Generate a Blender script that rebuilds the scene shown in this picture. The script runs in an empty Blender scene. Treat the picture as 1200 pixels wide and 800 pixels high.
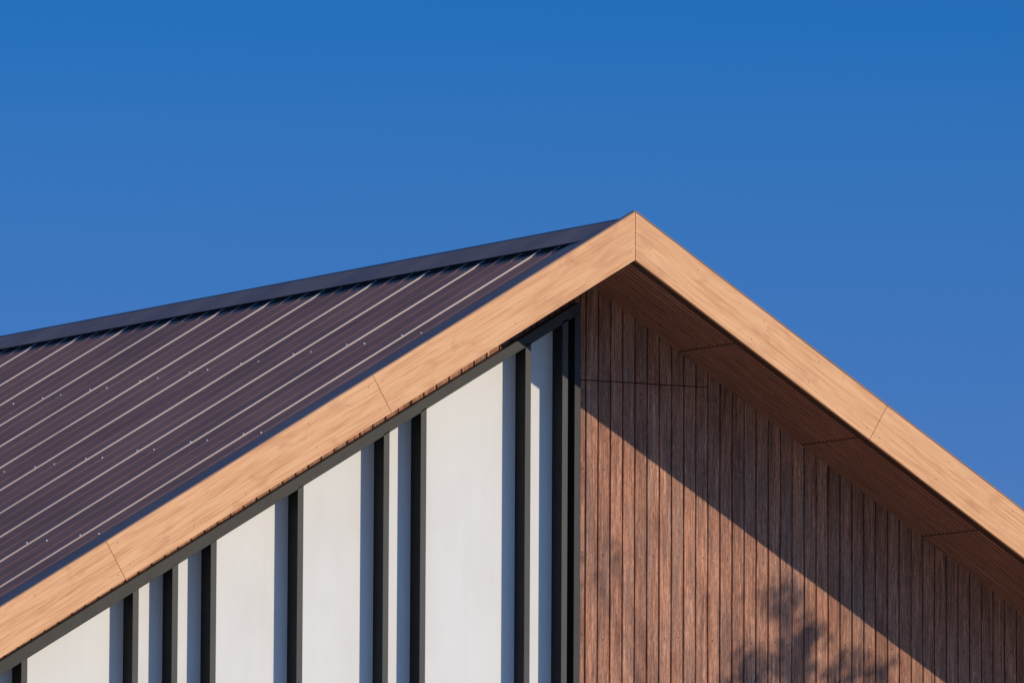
import bpy, bmesh, math, random
from mathutils import Vector, Matrix
random.seed(11)
S = bpy.context.scene
COL = S.collection
rad = math.radians

# ---------------------------------------------------------------- camera
GZ = 7.92                      # height of the fascia apex above the ground
yaw, pitch, roll = 0.5203, 0.0989, 0.0052
F_PX = 9308.9                  # focal length in pixels of a 1200 px wide frame
dv = Vector((math.sin(yaw)*math.cos(pitch), math.cos(yaw)*math.cos(pitch), math.sin(pitch)))
rt = Vector((math.cos(yaw), -math.sin(yaw), 0)); up = rt.cross(dv)
r2 = rt*math.cos(roll) + up*math.sin(roll); u2 = -rt*math.sin(roll) + up*math.cos(roll)
cd = bpy.data.cameras.new("camera"); cam = bpy.data.objects.new("camera", cd); COL.objects.link(cam)
cam.matrix_world = Matrix(((r2.x, u2.x, -dv.x, -27.8411), (r2.y, u2.y, -dv.y, -47.7363),
                           (r2.z, u2.z, -dv.z, -6.3198 + GZ), (0, 0, 0, 1)))
cd.sensor_width = 36; cd.lens = F_PX/1200*36; cd.clip_start = 0.5; cd.clip_end = 6000
S.camera = cam

# ---------------------------------------------------------------- sky, sun, exposure
SUN = Vector((0.72, -1.0, 0.642)).normalized()          # direction towards the sun
el = math.asin(SUN.z); az = math.atan2(SUN.x, SUN.y)
W = bpy.data.worlds.new("World"); S.world = W; W.use_nodes = True
nt = W.node_tree; nt.nodes.clear()
out = nt.nodes.new('ShaderNodeOutputWorld'); bg = nt.nodes.new('ShaderNodeBackground')
sky = nt.nodes.new('ShaderNodeTexSky'); sky.sky_type = 'NISHITA'; sky.sun_disc = False
sky.sun_elevation = el; sky.sun_rotation = az
sky.altitude = 1500; sky.air_density = 1.0; sky.dust_density = 0.0; sky.ozone_density = 4.0
tc = nt.nodes.new('ShaderNodeTexCoord')
lift = nt.nodes.new('ShaderNodeVectorMath'); lift.operation = 'ADD'; lift.inputs[1].default_value = (0, 0, 0.22)
nrm = nt.nodes.new('ShaderNodeVectorMath'); nrm.operation = 'NORMALIZE'
L = nt.links.new
L(tc.outputs['Generated'], lift.inputs[0]); L(lift.outputs[0], nrm.inputs[0]); L(nrm.outputs[0], sky.inputs['Vector'])
sx = nt.nodes.new('ShaderNodeSeparateXYZ'); L(tc.outputs['Generated'], sx.inputs[0])
tint = nt.nodes.new('ShaderNodeValToRGB'); e = tint.color_ramp.elements     # the blue deepens away from the horizon
e[0].position = .04; e[0].color = (.80, .86, 1.05, 1); e[1].position = .80; e[1].color = (.36, 1.0, 1.45, 1)
for pz, cz in ((.093, (.45, .76, 1.10, 1)), (.124, (.28, .765, 1.15, 1)), (.137, (.18, .73, 1.155, 1)), (.16, (.14, .69, 1.11, 1)), (.30, (.16, .64, 1.02, 1)), (.48, (.20, .72, 1.10, 1))):
    q = e.new(pz); q.color = cz
L(sx.outputs['Z'], tint.inputs[0])
mx = nt.nodes.new('ShaderNodeMix'); mx.data_type = 'RGBA'; mx.blend_type = 'MULTIPLY'; mx.inputs[0].default_value = 1.0
L(sky.outputs['Color'], mx.inputs[6]); L(tint.outputs[0], mx.inputs[7]); 
dp = nt.nodes.new('ShaderNodeVectorMath'); dp.operation = 'DOT_PRODUCT'; dp.inputs[1].default_value = SUN   # brighter sky round the sun
L(tc.outputs['Generated'], dp.inputs[0])
glow = nt.nodes.new('ShaderNodeValToRGB'); e = glow.color_ramp.elements
e[0].position = .15; e[0].color = (0, 0, 0, 1); e[1].position = 1.0; e[1].color = (.75, 1.75, 3.0, 1)
L(dp.outputs['Value'], glow.inputs[0])
gm = nt.nodes.new('ShaderNodeMix'); gm.data_type = 'RGBA'; gm.blend_type = 'ADD'; gm.inputs[0].default_value = 1.0
L(mx.outputs[2], gm.inputs[6]); L(glow.outputs[0], gm.inputs[7]); L(gm.outputs[2], bg.inputs['Color'])
bg.inputs['Strength'].default_value = 0.12
L(bg.outputs[0], out.inputs['Surface'])
sd = bpy.data.lights.new("sun", 'SUN'); sd.energy = 3.5; sd.angle = rad(0.53); sd.color = (1.0, 0.88, 0.69)
so = bpy.data.objects.new("sun", sd); COL.objects.link(so)
so.rotation_euler = SUN.to_track_quat('Z', 'Y').to_euler(); so.location = SUN*60
S.view_settings.view_transform = 'Standard'; S.view_settings.look = 'None'
S.view_settings.exposure = 0.0; S.view_settings.gamma = 1.0; S.view_settings.use_curve_mapping = False
S.render.engine = 'CYCLES'

# ---------------------------------------------------------------- measures (relative to the fascia apex)
s = 0.5417; c_, s_, t_ = math.cos(s), math.sin(s), math.tan(s)
HV = 0.3399                    # fascia height, measured plumb
OV = 0.8526                    # gable overhang
ZR = -0.062                    # roof sheet plane below the fascia apex
ZCAP = -0.036                  # ridge cap top
SL = 7.1                       # slope length
YB = 12.5                      # rear end of the roof
WX = 5.3                       # half width of the walls
PITCH = 0.79                   # spacing of the main roof ribs

# ---------------------------------------------------------------- node helpers
def mat(name):
    m = bpy.data.materials.new(name); m.use_nodes = True
    return m, m.node_tree, m.node_tree.nodes['Principled BSDF']
def N(t, kind, **kw):
    n = t.nodes.new('ShaderNode' + kind)
    for k, v in kw.items(): setattr(n, k, v)
    return n
def mapping(t, scale, src='Object', rnd=False, turn_y=None):
    co = N(t, 'TexCoord'); mp = N(t, 'Mapping'); mp.inputs['Scale'].default_value = scale
    if turn_y is None: t.links.new(co.outputs[src], mp.inputs['Vector'])
    else:
        m0 = N(t, 'Mapping'); m0.inputs['Rotation'].default_value = (0, turn_y, 0)
        t.links.new(co.outputs[src], m0.inputs['Vector']); t.links.new(m0.outputs[0], mp.inputs['Vector'])
    if rnd:
        oi = N(t, 'ObjectInfo'); mu = N(t, 'Math', operation='MULTIPLY'); mu.inputs[1].default_value = 37.0
        t.links.new(oi.outputs['Random'], mu.inputs[0]); t.links.new(mu.outputs[0], mp.inputs['Location'])
    return mp.outputs[0]
def noise(t, vec, scale=1.0, detail=4.0, rough=0.55, dist=0.0):
    n = N(t, 'TexNoise'); n.inputs['Scale'].default_value = scale; n.inputs['Detail'].default_value = detail
    n.inputs['Roughness'].default_value = rough; n.inputs['Distortion'].default_value = dist
    t.links.new(vec, n.inputs['Vector']); return n.outputs['Fac']
def ramp(t, fac, stops):
    r = N(t, 'ValToRGB'); e = r.color_ramp.elements
    while len(e) > 1: e.remove(e[-1])
    e[0].position = stops[0][0]; e[0].color = (*stops[0][1], 1)
    for p, c in stops[1:]:
        q = e.new(p); q.color = (*c, 1)
    t.links.new(fac, r.inputs[0]); return r.outputs[0]
def mix(t, fac, a, b, mode='MIX'):
    m = N(t, 'Mix', data_type='RGBA', blend_type=mode)
    for sock, v in ((m.inputs[0], fac), (m.inputs[6], a), (m.inputs[7], b)):
        if hasattr(v, 'node'): t.links.new(v, sock)
        else: sock.default_value = v if isinstance(v, float) else (*v, 1)
    return m.outputs[2]
def bump(t, b, h, strength, dist=0.002):
    n = N(t, 'Bump'); n.inputs['Strength'].default_value = strength; n.inputs['Distance'].default_value = dist
    t.links.new(h, n.inputs['Height']); t.links.new(n.outputs[0], b.inputs['Normal'])

# pale pine fascia, grain runs along local x
def m_fascia():
    m, t, b = mat('pine_fascia')
    f1 = noise(t, mapping(t, (.7, 8, 8), rnd=True), 1.9, 6, .60, .8)
    f2 = noise(t, mapping(t, (1.6, 60, 60), rnd=True), 1.6, 4, .6, .3)
    f3 = noise(t, mapping(t, (3.0, 7, 7), rnd=True), 1.6, 2, .5, .8)
    c1 = ramp(t, f1, [(.30, (.60, .243, .108)), (.43, (.785, .372, .172)), (.60, (.875, .448, .220)), (.78, (.715, .312, .142))])
    c2 = mix(t, .46, c1, ramp(t, f2, [(.36, (.52, .235, .105)), (.56, (.85, .505, .265))]))
    c3 = mix(t, ramp(t, f3, [(.55, (0, 0, 0)), (.74, (.42, .42, .42))]), c2, (.52, .22, .105))
    t.links.new(c3, b.inputs['Base Color']); b.inputs['Roughness'].default_value = .62
    b.inputs['Specular IOR Level'].default_value = .25
    bump(t, b, f2, .25); return m
# weathered brown boards, plumb grain; tone differs from board to board
def m_boards():
    m, t, b = mat('brown_boards')
    co = N(t, 'TexCoord'); sp = N(t, 'SeparateXYZ'); t.links.new(co.outputs['Object'], sp.inputs[0])
    ad = N(t, 'Math', operation='SUBTRACT'); ad.inputs[1].default_value = .1082; t.links.new(sp.outputs[0], ad.inputs[0])
    ml = N(t, 'Math', operation='MULTIPLY'); ml.inputs[1].default_value = 10.0; t.links.new(ad.outputs[0], ml.inputs[0])
    fl = N(t, 'Math', operation='FLOOR'); t.links.new(ml.outputs[0], fl.inputs[0])
    wn = N(t, 'TexWhiteNoise', noise_dimensions='1D'); t.links.new(fl.outputs[0], wn.inputs['W'])
    sc = N(t, 'VectorMath', operation='SCALE'); sc.inputs['Scale'].default_value = 9.0
    t.links.new(wn.outputs['Color'], sc.inputs[0])
    av = N(t, 'VectorMath', operation='ADD'); t.links.new(co.outputs['Object'], av.inputs[0]); t.links.new(sc.outputs[0], av.inputs[1])
    def mp(scale):
        n = N(t, 'Mapping'); n.inputs['Scale'].default_value = scale; t.links.new(av.outputs[0], n.inputs['Vector']); return n.outputs[0]
    g1 = noise(t, mp((55, 20, 1.6)), 1.6, 6, .68, .5)
    g2 = noise(t, mp((130, 30, 11)), 1.8, 6, .74, .2)
    g3 = noise(t, mp((9, 5, 1.2)), 1.0, 4, .6, .8)
    pm = N(t, 'Mapping'); pm.inputs['Scale'].default_value = (1.4, 1, 1.1); t.links.new(co.outputs['Object'], pm.inputs['Vector'])
    g4 = noise(t, pm.outputs[0], 1.3, 3, .55)
    base = ramp(t, g1, [(.27, (.125, .052, .031)), (.42, (.325, .138, .080)), (.56, (.49, .220, .130)), (.71, (.78, .44, .28))])
    fine = ramp(t, g2, [(.36, (.36, .34, .33)), (.5, (.95, .95, .95)), (.64, (1.62, 1.62, 1.60))])
    k = mix(t, .85, base, fine, 'MULTIPLY')
    k = mix(t, .8, k, ramp(t, g3, [(.32, (.62, .58, .58)), (.52, (1, 1, 1)), (.70, (1.22, 1.2, 1.16))]), 'MULTIPLY')
    tone = ramp(t, wn.outputs['Value'], [(0, (.80, .77, .76)), (.5, (1, 1, 1)), (1, (1.16, 1.15, 1.13))])
    k = mix(t, .85, k, tone, 'MULTIPLY')
    k = mix(t, .5, k, ramp(t, g4, [(.36, (.66, .62, .64)), (.62, (1.12, 1.10, 1.08))]), 'MULTIPLY')
    g5 = noise(t, mp((6, 4, .9)), 1.1, 4, .6, .6)
    k = mix(t, ramp(t, g5, [(.46, (0, 0, 0)), (.66, (.40, .40, .40))]), k, mix(t, .5, (.27, .185, .150), fine, 'MULTIPLY'))
    t.links.new(k, b.inputs['Base Color']); b.inputs['Roughness'].default_value = .66
    b.inputs['Specular IOR Level'].default_value = .3
    bump(t, b, g2, .5, .0015); return m
def m_soffit(side):
    m, t, b = mat('soffit_timber')
    f1 = noise(t, mapping(t, (1.0, 16, 3), rnd=True, turn_y=-side*s), 2.0, 5, .6, .6)
    f2 = noise(t, mapping(t, (2, 60, 3), rnd=True, turn_y=-side*s), 2.0, 4, .6)
    k = ramp(t, f1, [(.3, (.245, .094, .056)), (.55, (.36, .145, .088)), (.75, (.44, .188, .118))])
    k = mix(t, .5, k, ramp(t, f2, [(.35, (.6, .58, .56)), (.62, (1.15, 1.15, 1.15))]), 'MULTIPLY')
    t.links.new(k, b.inputs['Base Color']); b.inputs['Roughness'].default_value = .6
    b.inputs['Specular IOR Level'].default_value = .3
    return m
def m_roof(name, col, rough, spec, metal=0.0):
    m, t, b = mat(name)
    f = noise(t, mapping(t, (.7, 1.3, .7)), 1.5, 5, .6)
    g = noise(t, mapping(t, (2.2, 40, 2.2)), 1.0, 3, .6)
    lo = tuple(x*.80 for x in col); hi = tuple(x*1.18 for x in col)
    k = ramp(t, f, [(.32, lo), (.68, hi)])
    k = mix(t, .35, k, ramp(t, g, [(.35, (.7, .68, .68)), (.65, (1.2, 1.18, 1.16))]), 'MULTIPLY')
    t.links.new(k, b.inputs['Base Color'])
    rr = ramp(t, f, [(.3, (rough-.05,)*3), (.7, (rough+.07,)*3)]); t.links.new(rr, b.inputs['Roughness'])
    b.inputs['Specular IOR Level'].default_value = spec; b.inputs['Metallic'].default_value = metal
    b.inputs['Specular Tint'].default_value = (.90, .84, .80, 1)
    return m
def m_plaster():
    m, t, b = mat('white_plaster')
    f = noise(t, mapping(t, (1, 1, .6), rnd=True), 2.6, 5, .6)
    g = noise(t, mapping(t, (1, 1, 1)), 90, 3, .6)
    k = ramp(t, f, [(.28, (.755, .728, .692)), (.52, (.79, .768, .738)), (.76, (.815, .795, .768))])
    sv = noise(t, mapping(t, (14, 1, .5), rnd=True), 1.5, 3, .5)
    k = mix(t, .22, k, ramp(t, sv, [(.33, (.93, .92, .91)), (.55, (1, 1, 1))]), 'MULTIPLY')
    t.links.new(k, b.inputs['Base Color']); b.inputs['Roughness'].default_value = .85
    b.inputs['Specular IOR Level'].default_value = .2
    bump(t, b, g, .25, .002); return m
def m_flat(name, col, rough=.6, spec=.3, metal=0.0, var=.18, sc=6.0, scale=(1, 1, 1)):
    m, t, b = mat(name)
    f = noise(t, mapping(t, scale), sc, 4, .6)
    k = ramp(t, f, [(.32, tuple(x*(1-var) for x in col)), (.68, tuple(x*(1+var) for x in col))])
    t.links.new(k, b.inputs['Base Color']); b.inputs['Roughness'].default_value = rough
    b.inputs['Specular IOR Level'].default_value = spec; b.inputs['Metallic'].default_value = metal
    return m
M = {
 'fascia': m_fascia(), 'boards': m_boards(), 'soffit': m_soffit(1), 'soffit_other': m_soffit(-1), 'plaster': m_plaster(),
 'sheet': m_roof('brown_roof_steel', (.310, .148, .116), .66, .22),
 'rib': m_roof('brown_rib_steel', (.240, .150, .140), .35, .9),
 'cap': m_roof('brown_capping_steel', (.265, .170, .150), .55, .32),
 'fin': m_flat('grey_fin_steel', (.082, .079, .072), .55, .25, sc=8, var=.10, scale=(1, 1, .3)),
 'header': m_flat('header_steel', (.054, .050, .046), .55, .25, sc=8, var=.10),
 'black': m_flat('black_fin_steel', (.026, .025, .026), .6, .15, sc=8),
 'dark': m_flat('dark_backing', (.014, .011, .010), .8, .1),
 'trim': m_flat('dark_soffit_trim', (.075, .034, .024), .7, .2),
 'nail': m_flat('nail_steel', (.035, .028, .026), .5, .4),
 'nail_light': m_flat('bright_nail_steel', (.50, .42, .36), .4, .5),
 'screw': m_flat('galvanised_screw', (.72, .72, .72), .32, .6, sc=60),
 'render': m_flat('grey_render_wall', (.42, .40, .38), .85, .2, sc=3),
 'plinth': m_flat('concrete_plinth', (.30, .29, .27), .9, .2, sc=5),
 'lawn': m_flat('lawn_green', (.060, .085, .028), .95, .1, sc=.35, var=.35),
 'paving': m_flat('pale_concrete_paving', (.42, .375, .31), .9, .2, sc=.9, var=.12),
 'bark': m_flat('tree_bark', (.16, .115, .08), .9, .1, sc=14, var=.35, scale=(1, 1, .25)),
 'leaf': m_flat('tree_leaves', (.065, .105, .030), .55, .4, sc=2.5, var=.35),
}

# ---------------------------------------------------------------- mesh helpers
class MB:
    def __init__(self): self.v = []; self.f = []; self.mi = []; self.smooth = False
    def add(self, vs, fs, mi=0):
        o = len(self.v); self.v += [tuple(v) for v in vs]
        for f in fs: self.f.append([o+i for i in f]); self.mi.append(mi)
    def hexa(self, p, mi=0):       # 8 corners: bottom ring 0-3, top ring 4-7
        self.add(p, [(0,3,2,1),(4,5,6,7),(0,1,5,4),(1,2,6,5),(2,3,7,6),(3,0,4,7)], mi)
    def box(self, x0, x1, y0, y1, z0, z1, mi=0):
        self.hexa([(x0,y0,z0),(x1,y0,z0),(x1,y1,z0),(x0,y1,z0),(x0,y0,z1),(x1,y0,z1),(x1,y1,z1),(x0,y1,z1)], mi)
    def slab(self, poly, y0, y1, mi=0):   # (x,z) outline pushed through from y0 to y1
        n = len(poly)
        vs = [(x, y0, z) for x, z in poly] + [(x, y1, z) for x, z in poly]
        fs = [tuple(range(n)), tuple(range(2*n-1, n-1, -1))] + [(i, i+n, (i+1) % n + n, (i+1) % n) for i in range(n)]
        self.add(vs, fs, mi)
    def disc_y(self, x, y, z, r, h, n=8, mi=0):  # small stud standing out towards -y
        vs = [(x+r*math.cos(2*math.pi*i/n), y, z+r*math.sin(2*math.pi*i/n)) for i in range(n)]
        vs += [(x+.7*r*math.cos(2*math.pi*i/n), y-h, z+.7*r*math.sin(2*math.pi*i/n)) for i in range(n)]
        self.add(vs, [tuple(range(n, 2*n))] + [(i, (i+1) % n, (i+1) % n+n, i+n) for i in range(n)], mi)
    def build(self, name, mats, parent=None, loc=(0,0,0), rot=None, bevel=0.0):
        me = bpy.data.meshes.new(name); me.from_pydata(self.v, [], self.f)
        for m in (mats if isinstance(mats, (list, tuple)) else [mats]): me.materials.append(m)
        for p, i in zip(me.polygons, self.mi): p.material_index = i; p.use_smooth = self.smooth
        bm = bmesh.new(); bm.from_mesh(me); bmesh.ops.recalc_face_normals(bm, faces=bm.faces); bm.to_mesh(me); bm.free()
        o = bpy.data.objects.new(name, me); COL.objects.link(o)
        o.location = loc
        if rot: o.rotation_euler = rot
        if parent: o.parent = parent
        if bevel:
            b = o.modifiers.new('edge', 'BEVEL'); b.width = bevel; b.segments = 2; b.limit_method = 'ANGLE'
        return o

def empty(name, loc, label, cat):
    o = bpy.data.objects.new(name, None); COL.objects.link(o); o.location = loc
    o['label'] = label; o['category'] = cat; o.empty_display_size = .5
    return o

# ---------------------------------------------------------------- ground
def sheet(name, x0, x1, y0, y1, z, m):
    b = MB(); b.add([(x0,y0,z),(x1,y0,z),(x1,y1,z),(x0,y1,z)], [(0,1,2,3)])
    o = b.build(name, m); o['kind'] = 'structure'; return o
sheet('lawn', -2500, 2500, -2500, 2500, 0, M['lawn'])
sheet('paving', -14, 16, -22, 20, .004, M['paving'])

# ---------------------------------------------------------------- the house
house = empty('gable_house', (0, 0, 0), 'gabled house with brown ribbed metal roof, pine fascia, white bays and brown board cladding', 'building')
UP = (0, 0, GZ)
BOT = -GZ + .30                                   # underside of the cladding, above the plinth

# --- brown board cladding (planks and nails inside one mesh)
cl = MB()
def soff(x): return -HV - abs(x)*t_              # underside of the soffit on the wall plane
def head_top(x): return soff(x) - (.226 + .0065*min(0, x+.6))
X0 = .1082
zrows = [-1.055, -1.178, -1.712, -2.312, -2.886, -3.47, -4.06, -4.65, -5.24, -5.83, -6.42, -7.01]
def board(xa, xb, zfun_lo, zfun_hi, gap=.0095):
    xa += gap/2; xb -= gap/2; e = .003
    dy = random.uniform(-.0012, .0012)
    prof = [(xa, .020), (xa, e+dy), (xa+e, dy), (xb-e, dy), (xb, e+dy), (xb, .020)]
    n = len(prof)
    lo = [(x, y, zfun_lo(x)) for x, y in prof]; hi = [(x, y, zfun_hi(x)) for x, y in prof]
    cl.add(lo+hi, [tuple(range(n)), tuple(range(2*n-1, n-1, -1))] + [(i, (i+1) % n, (i+1) % n+n, i+n) for i in range(n)])
edges = [.060, X0] + [X0+.1*k for k in range(1, 53) if X0+.1*k < WX-.02] + [WX]
for xa, xb in zip(edges[:-1], edges[1:]):
    top = lambda x: soff(x)+.02
    if soff(xb) > -1.02:
        j = random.uniform(-.002, .002)
        board(xa, xb, lambda x: -1.096+j, top); board(xa, xb, lambda x: BOT, lambda x: -1.103+j)
    else: board(xa, xb, lambda x: BOT, top)
    for z in zrows:
        if z < soff((xa+xb)/2) - .03:
            for q in ((.5,) if xb-xa < .08 else (.5,)):
                x = xa + (xb-xa)*(q + random.uniform(-.12, .12))
                cl.disc_y(x, .0014, z + random.uniform(-.012, .012), .0064, .0022, 8, 2 if random.random() < .28 else 1)
xe = [X0 - .1*k for k in range(0, 56) if X0-.1*k > -WX+.02] + [-WX]
for xb, xa in zip(xe[:-1], xe[1:]):
    xb = min(xb, .0595)
    board(xa, xb, lambda x: head_top(x)-.03, lambda x: soff(x)+.02)
cl.build('board_cladding', [M['boards'], M['nail'], M['nail_light']], house, UP)
bk = MB()
bk.slab([(.061, BOT), (WX-.002, BOT), (WX-.002, soff(WX)+.03), (0, -HV+.03), (-WX+.002, soff(WX)+.03), (-WX+.002, head_top(-WX)-.02), (.061, head_top(.061)-.02)], .021, .055)
bk.build('wall_backing', M['dark'], house, UP)
core = MB()
core.slab([(-WX+.004, -GZ+.28), (WX-.004, -GZ+.28), (WX-.004, soff(WX)+.03), (0, -HV+.03), (-WX+.004, soff(WX)+.03)], .102, .25)
core.build('gable_wall', M['render'], house, UP)

# --- white plaster bays and grey fins
FW, FY0 = .042, -.085
FH = [-5.245, -4.62, -4.303, -3.472, -3.174, -2.882, -2.216, -1.548, -1.257, -.428, -.1305, -.031]
def head_low(x): return soff(x) - .292
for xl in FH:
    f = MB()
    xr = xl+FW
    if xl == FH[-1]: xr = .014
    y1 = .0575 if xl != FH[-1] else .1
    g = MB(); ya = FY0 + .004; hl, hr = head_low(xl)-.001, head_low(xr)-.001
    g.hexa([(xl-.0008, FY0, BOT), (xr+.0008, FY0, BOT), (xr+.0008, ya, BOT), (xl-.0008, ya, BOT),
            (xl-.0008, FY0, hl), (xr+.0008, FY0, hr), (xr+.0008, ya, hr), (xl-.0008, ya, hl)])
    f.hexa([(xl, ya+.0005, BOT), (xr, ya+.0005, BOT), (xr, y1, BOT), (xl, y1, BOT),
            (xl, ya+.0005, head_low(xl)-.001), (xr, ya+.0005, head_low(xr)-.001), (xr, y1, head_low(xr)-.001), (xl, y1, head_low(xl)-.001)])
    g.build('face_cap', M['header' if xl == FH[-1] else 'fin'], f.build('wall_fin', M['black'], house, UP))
hd = MB()
pl = [(-5.245, head_low(-5.245)), (.014, soff(.014)-.292), (.014, head_top(.014)), (0, head_top(0)), (-.6, head_top(-.6)), (-5.245, head_top(-5.245))]
hd.slab(pl, FY0, .0575)
hd.build('frame_header', M['header'], house, UP, bevel=.002)
jm = MB(); jm.box(.0145, .0590, .0015, .1, BOT, head_top(.05)-.031); jm.build('corner_trim', M['header'], house, UP)
pe = [-5.30] + [x+FW/2 for x in FH[1:-1]] + [-.031]
pe = sorted(set(pe))
for xa, xb in zip(pe[:-1], pe[1:]):
    p = MB()
    xa2, xb2 = xa+.0015, xb-.0015
    p.slab([(xa2, BOT), (xb2, BOT), (xb2, head_top(xb2)-.001), (xa2, head_top(xa2)-.001)], .058, .1)
    p.build('plaster_panel', M['plaster'], house, UP)

# --- walls that turn away from the view, plinth
w = MB(); w.box(-WX+.004, -WX+.2, .252, YB-1, -GZ+.28, soff(WX)); w.build('side_wall', M['render'], house, UP)
w = MB(); w.box(WX-.2, WX-.004, .252, YB-1, -GZ+.28, soff(WX)); w.build('side_wall', M['render'], house, UP)
w = MB(); w.slab([(-WX, -GZ+.28), (WX, -GZ+.28), (WX, soff(WX)+.03), (0, -HV+.03), (-WX, soff(WX)+.03)], YB-.998, YB-.8); w.build('rear_wall', M['render'], house, UP)
w = MB(); w.box(-WX-.03, WX+.03, -.03, YB-.78, -GZ+.001, -GZ+.279); w.build('plinth', M['plinth'], house, UP)

# --- roof sheets
def prof_cell():
    """height of the sheet across one cover width, main rib at 0"""
    pts = [(-.013, 0), (-.0108, .0112), (.009, .012), (.014, 0)]
    pos = .0
    for i in range(1, 12):
        y = i*PITCH/12
        if i in (4, 8): pts += [(y-.022, 0), (y-.006, .0052), (y+.012, .0056), (y+.020, 0)]
        else: pts += [(y-.016, 0), (y-.008, .0016), (y+.009, .0020), (y+.016, 0)]
    return pts
RY0 = .005
prof = []
for k in range(-1, 16):
    for y, h in prof_cell():
        yy = RY0 + k*PITCH + y
        if -.822 < yy < YB: prof.append((yy, h))
prof = [(-.822, 0)] + prof + [(YB, 0)]
def roof_pt(side, u, y, h, z0=ZR):
    return (side*(u*c_ + h*s_), y, z0 - u*s_ + h*c_)
us = [.03, .20, .26, .30, .33, .36, .39, .42, .46, .52] + [.52 + (SL-.52)*i/34 for i in range(1, 35)]
from mathutils import noise as mn
def flare(h, u):                # the pressed ribs stand up a little where they run under the cap
    return h*(1 + 1.0*max(0, (.52-max(u, .30))/.22)**1.5) if .004 < h < .009 else h
def wave(u, y, side):           # slight oil-canning of the thin sheet
    return .0016*mn.noise(Vector((u*1.3, y*1.9, side*7.0)))*min(1, max(0, u-.30)*3)
roofs = {}
for side in (-1, 1):
    b = MB(); n = len(prof)
    for u in us:
        b.v += [roof_pt(side, u, y, flare(h, u) + wave(u, y, side)) for y, h in prof]
    for i in range(len(us)-1):
        for j in range(n-1):
            b.f.append([i*n+j, i*n+j+1, (i+1)*n+j+1, (i+1)*n+j]); b.mi.append(1 if max(prof[j][1], prof[j+1][1]) > .011 else 0)
    o = b.build('roof_sheet', [M['sheet'], M['rib']], house, UP)
    sol = o.modifiers.new('gauge', 'SOLIDIFY'); sol.thickness = .0012; sol.offset = -1 if side == 1 else -1
    roofs[side] = o
# deck below the sheets (keeps the attic dark)
for side in (-1, 1):
    b = MB()
    vs = []
    for y in (-.80, YB-.02):
        for u, h in ((.02, -.012), (SL-.04, -.012), (SL-.04, -.10), (.02, -.10)):
            vs.append(roof_pt(side, u, y, h))
    b.add(vs, [(0,1,2,3),(7,6,5,4),(0,4,5,1),(1,5,6,2),(2,6,7,3),(3,7,4,0)])
    b.build('roof_deck', M['dark'], house, UP)
# dark strip added between the ribs to deepen the shade under the cap lip
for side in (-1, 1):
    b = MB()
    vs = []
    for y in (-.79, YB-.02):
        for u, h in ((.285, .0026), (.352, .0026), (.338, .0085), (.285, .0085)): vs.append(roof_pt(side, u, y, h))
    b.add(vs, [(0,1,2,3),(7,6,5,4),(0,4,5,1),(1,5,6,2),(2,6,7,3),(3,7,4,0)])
    b.build('ridge_shade_strip', M['dark'], house, UP)
# screws with washers, on each main rib and half way to the next minor rib
sm = MB()
def ring(r, z, n=10): return [(r*math.cos(2*math.pi*i/n), r*math.sin(2*math.pi*i/n), z) for i in range(n)]
rings = [ring(.0085, 0), ring(.0080, .0025), ring(.0058, .003), ring(.0058, .008), ring(.003, .0095)]
vs = sum(rings, []); n = 10
fs = [(r*n+i, r*n+(i+1) % n, (r+1)*n+(i+1) % n, (r+1)*n+i) for r in range(4) for i in range(n)] + [tuple(range(4*n, 5*n))]
sm.add(vs, fs); sm.smooth = False
first = None
q = Matrix.Rotation(-s, 4, 'Y')
for row in (1.59, 3.03, 4.46, 5.90):
    for k in range(0, 12):
        for dy, h in ((0, .0118), (-PITCH/3, .0056)):
            y = RY0 + k*PITCH + dy; u = row + random.uniform(-.012, .012)
            if row > 5 and k > 2: continue
            if row > 4 and k > 5: continue
            if row > 2.5 and k > 9: continue
            if first is None: o = first = sm.build('screw', M['screw'], roofs[-1])
            else: o = first.copy(); COL.objects.link(o); o.parent = roofs[-1]
            o.location = roof_pt(-1, u, y + random.uniform(-.01, .01), h)
            o.rotation_euler = (random.uniform(-.06, .06), -s + random.uniform(-.06, .06), random.uniform(0, 3))
# --- ridge cap: two flat wings with a small down-turned lip
b = MB(); CW = .308
def cap_pt(side, u, h): return (side*(u*c_ + h*s_), ZCAP - u*s_ + h*c_)
sec = [cap_pt(-1, CW, -.006), cap_pt(-1, CW, 0), cap_pt(-1, .02, 0), (0, ZCAP+.004), cap_pt(1, .02, 0), cap_pt(1, CW, 0), cap_pt(1, CW, -.006),
       cap_pt(1, CW-.003, -.006), cap_pt(1, CW-.003, -.003), (0, ZCAP-.004), cap_pt(-1, CW-.003, -.003), cap_pt(-1, CW-.003, -.006)]
n = len(sec); ys = [-.818, YB]
b.v = [(x, y, z) for y in ys for x, z in sec]
b.f = [[i, (i+1) % n, (i+1) % n+n, i+n] for i in range(n)]; b.mi = [0]*n
for q4 in ((0,1,10,11), (1,2,9,10), (2,3,9), (3,4,9), (4,5,8,9), (5,6,7,8)):
    b.f.append(list(q4)); b.f.append([i+n for i in reversed(q4)]); b.mi += [0, 0]
b.build('ridge_cap', M['cap'], house, UP)

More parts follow.
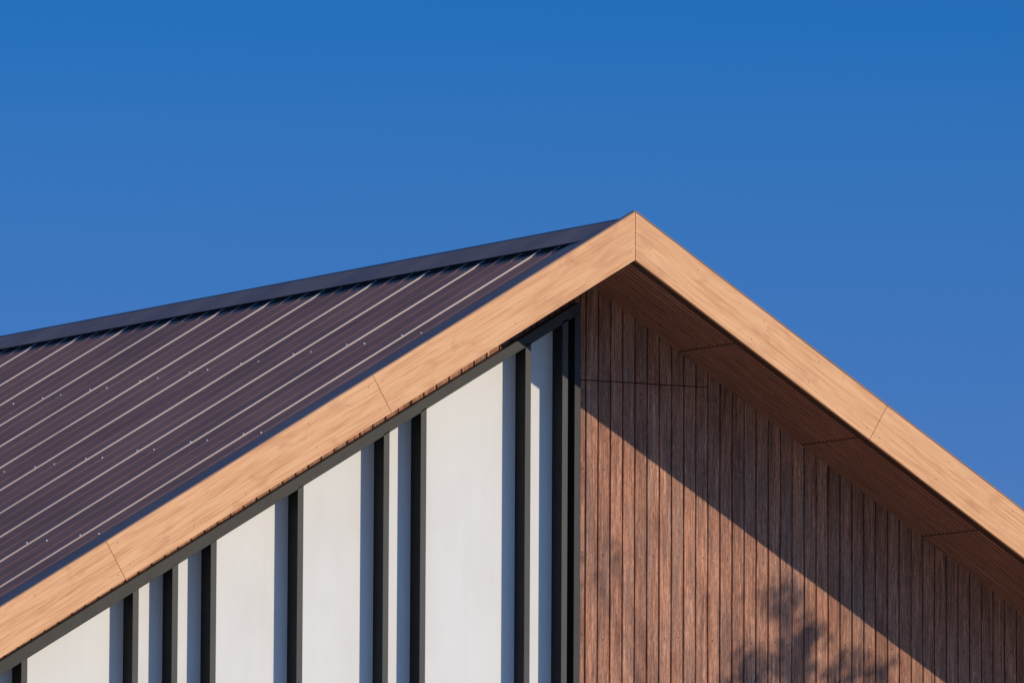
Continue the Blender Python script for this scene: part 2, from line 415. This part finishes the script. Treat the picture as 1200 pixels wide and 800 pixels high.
# --- fascia boards: local x runs along the slope from the apex, local z square to it
TH = .026; HP = HV*c_
cuts = [0, 2.410, 4.752, SL]
for side in (-1, 1):
    for i in range(3):
        a, e = cuts[i] + (.0016 if i else 0), cuts[i+1] - .0016
        f = MB()
        if i == 0:        # mitred plumb at the apex
            g = .0018
            poly = [(g*c_, g*s_), (e, 0), (e, -HP), (g*c_ + HV*s_, -HP)]
            poly = [(g/c_, 0), (e, 0), (e, -HP), (HV*s_ + g/c_, -HP)]
        else: poly = [(a, 0), (e, 0), (e, -HP), (a, -HP)]
        poly = [(x*side, z) for x, z in poly]
        f.slab(poly, -OV, -OV+TH)
        for xq in (a+.05, a+.62, a+1.25, e-.62, e-.06):
            if xq > .3 or i:
                for zq in (-.06, -HP+.06):
                    if random.random() < .6: f.disc_y((xq+random.uniform(-.02, .02))*side, -OV+.0003, zq+random.uniform(-.012, .012), .0045, .0012, 8, 1)
        f.build('fascia_board', [M['fascia'], M['nail']], house, UP, (0, side*s, 0), bevel=.0015)
    f = MB()
    poly = [(side*x, z) for x, z in ((.03, -.02), (SL-.01, -.02), (SL-.01, -HP+.034), (HV*s_+.01, -HP+.034))]
    f.slab(poly, -OV+TH+.001, -OV+TH+.03)
    f.build('fascia_backing', M['dark'], house, UP, (0, side*s, 0))
    # eave fascia and gutter line
    f = MB(); x0 = side*(SL*c_)
    f.box(min(x0-.02*side, x0+.01*side), max(x0-.02*side, x0+.01*side), -OV+TH+.04, YB, -SL*s_-HV+.02, -SL*s_-.09)
    f.build('eave_board', M['fascia'], house, UP)

# --- verge flashing: folded over the fascia and dropped into the first pan
for side in (-1, 1):
    b = MB()
    h0 = -ZR*c_ + .0015
    sec = [(-OV-.003, h0-.007), (-OV-.003, h0+.0015), (-.80, h0+.0015), (-.79, .036), (-.34, .006), (-.34, .003), (-.792, .033), (-.803, h0-.0005), (-OV-.001, h0-.0005), (-OV-.001, h0-.007)]
    n = len(sec)
    u0, u1 = .0, SL
    v0 = []
    for u in (u0, u1):
        for y, h in sec:
            x, yy, z = roof_pt(side, u, y, h)
            if u == u0:                                   # plumb cut on the ridge line
                x2 = side*.0008; uu = (x2/side - h*s_)/c_; z = ZR - uu*s_ + h*c_; x = x2
            v0.append((x, yy, z))
    b.v = v0; b.f = [[i, (i+1) % n, (i+1) % n+n, i+n] for i in range(n)]; b.mi = [0]*n
    b.build('verge_flashing', M['cap'], house, UP)

# --- soffit: ribbed boards along the slope, joints across, dark trim behind the fascia
js = [0.0, 1.015, 2.197, 3.376, 4.555, 5.734, SL-.06]
def soffit_panel(side, a, e, y0, y1):
    b = MB(); pit = .056; prof = [(y0, 0.0)]
    y = y0
    while y + pit < y1:
        prof += [(y+.034, 0), (y+.036, .012), (y+.053, .012), (y+.055, 0)]; y += pit
    prof.append((y1, 0))
    n = len(prof)
    def P(u, y, h, k):
        # underside lies HV plumb below the roof line; h lifts it up into the panel
        x = side*(u*c_ - h*s_); z = -HV - u*s_ + h*c_
        if k == 0 and a == 0.0: x = side*.0006; z = -HV + h/c_
        return (x, y, z)
    vs = []
    for k, u in enumerate((a+(.007 if a else 0), e-.007)):
        vs += [P(u, yy, h, k) for yy, h in prof] + [P(u, y1, .03, k), P(u, y0, .03, k)]
    m = n+2
    fs = [(i, (i+1) % m, (i+1) % m+m, i+m) for i in range(m)] + [tuple(range(m)), tuple(range(2*m-1, m-1, -1))]
    for i, f in enumerate(fs):
        b.add([], []); b.f.append(list(f)); b.mi.append(1 if i < len(prof)-1 and prof[i][1] > .009 and prof[i+1][1] > .009 else 0)
    b.v = vs
    return b
for side in (-1, 1):
    for a, e in zip(js[:-1], js[1:]):
        soffit_panel(side, a, e, -OV+TH+.085, -.002).build('soffit_panel', [M['soffit' if side == 1 else 'soffit_other'], M['trim']], house, UP)
    b = MB()
    vs = []
    for u in (0, SL-.06):
        for y, h in ((-OV+TH+.001, .001), (-OV+TH+.083, .001), (-OV+TH+.083, .03), (-OV+TH+.001, .03)):
            x = side*(u*c_ - h*s_) if u else side*.0006
            z = -HV - u*s_ + h*c_ if u else -HV + h/c_
            vs.append((x, y, z))
    b.add(vs, [(0,1,2,3),(7,6,5,4),(0,4,5,1),(1,5,6,2),(2,6,7,3),(3,7,4,0)])
    for u in js[1:-1]:                                  # shadow-gap strips behind the cross joints
        vs = [(side*(uu*c_ - h*s_), y, -HV - uu*s_ + h*c_) for y in (-OV+TH+.085, -.003) for uu, h in ((u-.0065, .0015), (u+.0065, .0015), (u+.0065, .02), (u-.0065, .02))]
        b.add(vs, [(0,1,2,3),(7,6,5,4),(0,4,5,1),(1,5,6,2),(2,6,7,3),(3,7,4,0)])
    b.build('soffit_trim', M['trim'], house, UP)
# side eaves boarded in behind the gable
for side in (-1, 1):
    b = MB(); xa, xb = WX+.001, SL*c_-.03
    vs = []
    for y in (.004, YB-1):
        for x, h in ((xa, 0), (xb, 0), (xb, .03), (xa, .03)): vs.append((side*x, y, soff(x)+h))
    b.add(vs, [(0,1,2,3),(7,6,5,4),(0,4,5,1),(1,5,6,2),(2,6,7,3),(3,7,4,0)])
    b.build('eave_soffit', M['soffit'], house, UP)

# ---------------------------------------------------------------- tree in front of the right half of the gable
def tube(b, pts, rads, n=7):
    base = len(b.v)
    for i, p in enumerate(pts):
        d = (pts[min(i+1, len(pts)-1)] - pts[max(i-1, 0)]).normalized()
        a = d.orthogonal().normalized(); e = d.cross(a)
        for k in range(n):
            an = 2*math.pi*k/n; b.v.append(tuple(p + (a*math.cos(an)+e*math.sin(an))*rads[i]))
    for i in range(len(pts)-1):
        for k in range(n):
            b.f.append([base+i*n+k, base+i*n+(k+1) % n, base+(i+1)*n+(k+1) % n, base+(i+1)*n+k]); b.mi.append(0)
def tree(loc, height, spread, label, seed, leaves_per=26, shoots=()):
    R = random.Random(seed)
    root = empty('leafy_tree', loc, label, 'tree')
    wood, crown = MB(), MB(); wood.smooth = True
    tips = []
    def leaf(o):
        l = R.uniform(.05, .085); a = Vector((R.uniform(-1, 1), R.uniform(-1, 1), R.uniform(-.8, .4))).normalized()
        sd_ = a.orthogonal().normalized()
        sd_ = (Matrix.Rotation(R.uniform(0, 6.28), 3, a) @ sd_)*l*.34
        nn = a.cross(sd_).normalized()*l*.08
        crown.add([o, o+a*l*.45+sd_+nn, o+a*l, o+a*l*.45-sd_+nn], [(0, 1, 2), (0, 2, 3)])
    def branch(p, d, length, r, depth):
        pts = [p]; rads = [r]; n = 5
        for i in range(n):
            d = (d + Vector((R.uniform(-.22, .22), R.uniform(-.22, .22), R.uniform(-.08, .18)))).normalized()
            pts.append(pts[-1] + d*length/n); rads.append(r*(1-.62*(i+1)/n))
        tube(wood, pts, rads, 7 if depth < 2 else 5)
        if depth >= 2: tips.extend(q for q in pts[2:] if R.random() < .36)
        if depth < 3:
            for k in range(4 if depth else 7):
                f = R.uniform(.35, 1.0); i = min(n, max(1, int(f*n)))
                an = R.uniform(0, 2*math.pi)
                nd = (Vector((math.cos(an), math.sin(an), R.uniform(.1, .9)))*1.0 + d*.7).normalized()
                branch(pts[i], nd, length*R.uniform(.42, .62), rads[i]*.62, depth+1)
    branch(Vector((0, 0, -.05)), Vector((0, 0, 1)), height*.52, height*.018, 0)
    for tpt in tips:
        for k in range(R.randint(leaves_per//2, leaves_per)*2):
            leaf(tpt + Vector((R.gauss(0, .20), R.gauss(0, .20), R.gauss(0, .15))))
    top = max(v[2] for v in crown.v); k = height/top
    for mb in (wood, crown): mb.v = [(v[0]*k*.6, v[1]*k*.6, v[2]*k) for v in mb.v]
    keep = []
    for f in crown.f:
        p = Vector(crown.v[f[0]]) + Vector(loc)
        if p.z + .642*p.y < GZ - 3.45: keep.append(f)
    crown.f = keep; crown.mi = [0]*len(keep)
    # long shoots that stand above the rest of the crown
    for i, (wx, wz) in enumerate(shoots):
        d = TD + R.uniform(-.5, .5)
        tip = Vector((wx + .72*d, -d, GZ + wz + .642*d)) - Vector(loc)
        low = Vector((tip.x*.35, tip.y*.35, height - 1.2))
        tube(wood, [low, low.lerp(tip, .5) + Vector((R.uniform(-.1, .1), R.uniform(-.1, .1), .05)), tip], [.022, .014, .006], 5)
        small = i > 12
        for q in range(6 if small else 62):
            leaf(tip + Vector((R.gauss(0, .066), R.gauss(0, .066), R.gauss(0, .066))))
    wood.build('trunk', M['bark'], root); crown.build('crown', M['leaf'], root)
    return root
TD = 5.8
SHADE = [(1.69, -2.55), (1.75, -2.63), (1.89, -2.79), (1.95, -2.85), (1.82, -2.89), (1.80, -3.01), (1.87, -3.10), (1.46, -3.06), (1.39, -3.08),
         (2.19, -3.08), (2.30, -3.06), (2.53, -3.10), (1.60, -3.16), (1.34, -2.60), (1.24, -2.62), (.33, -2.3), (.22, -2.5)]
tree((1.9 + .72*TD, -TD, 0), GZ - 3.9 + .642*TD, 3, 'leafy tree beside the gable, casting dappled shade on the brown boards', 5, 26, SHADE)
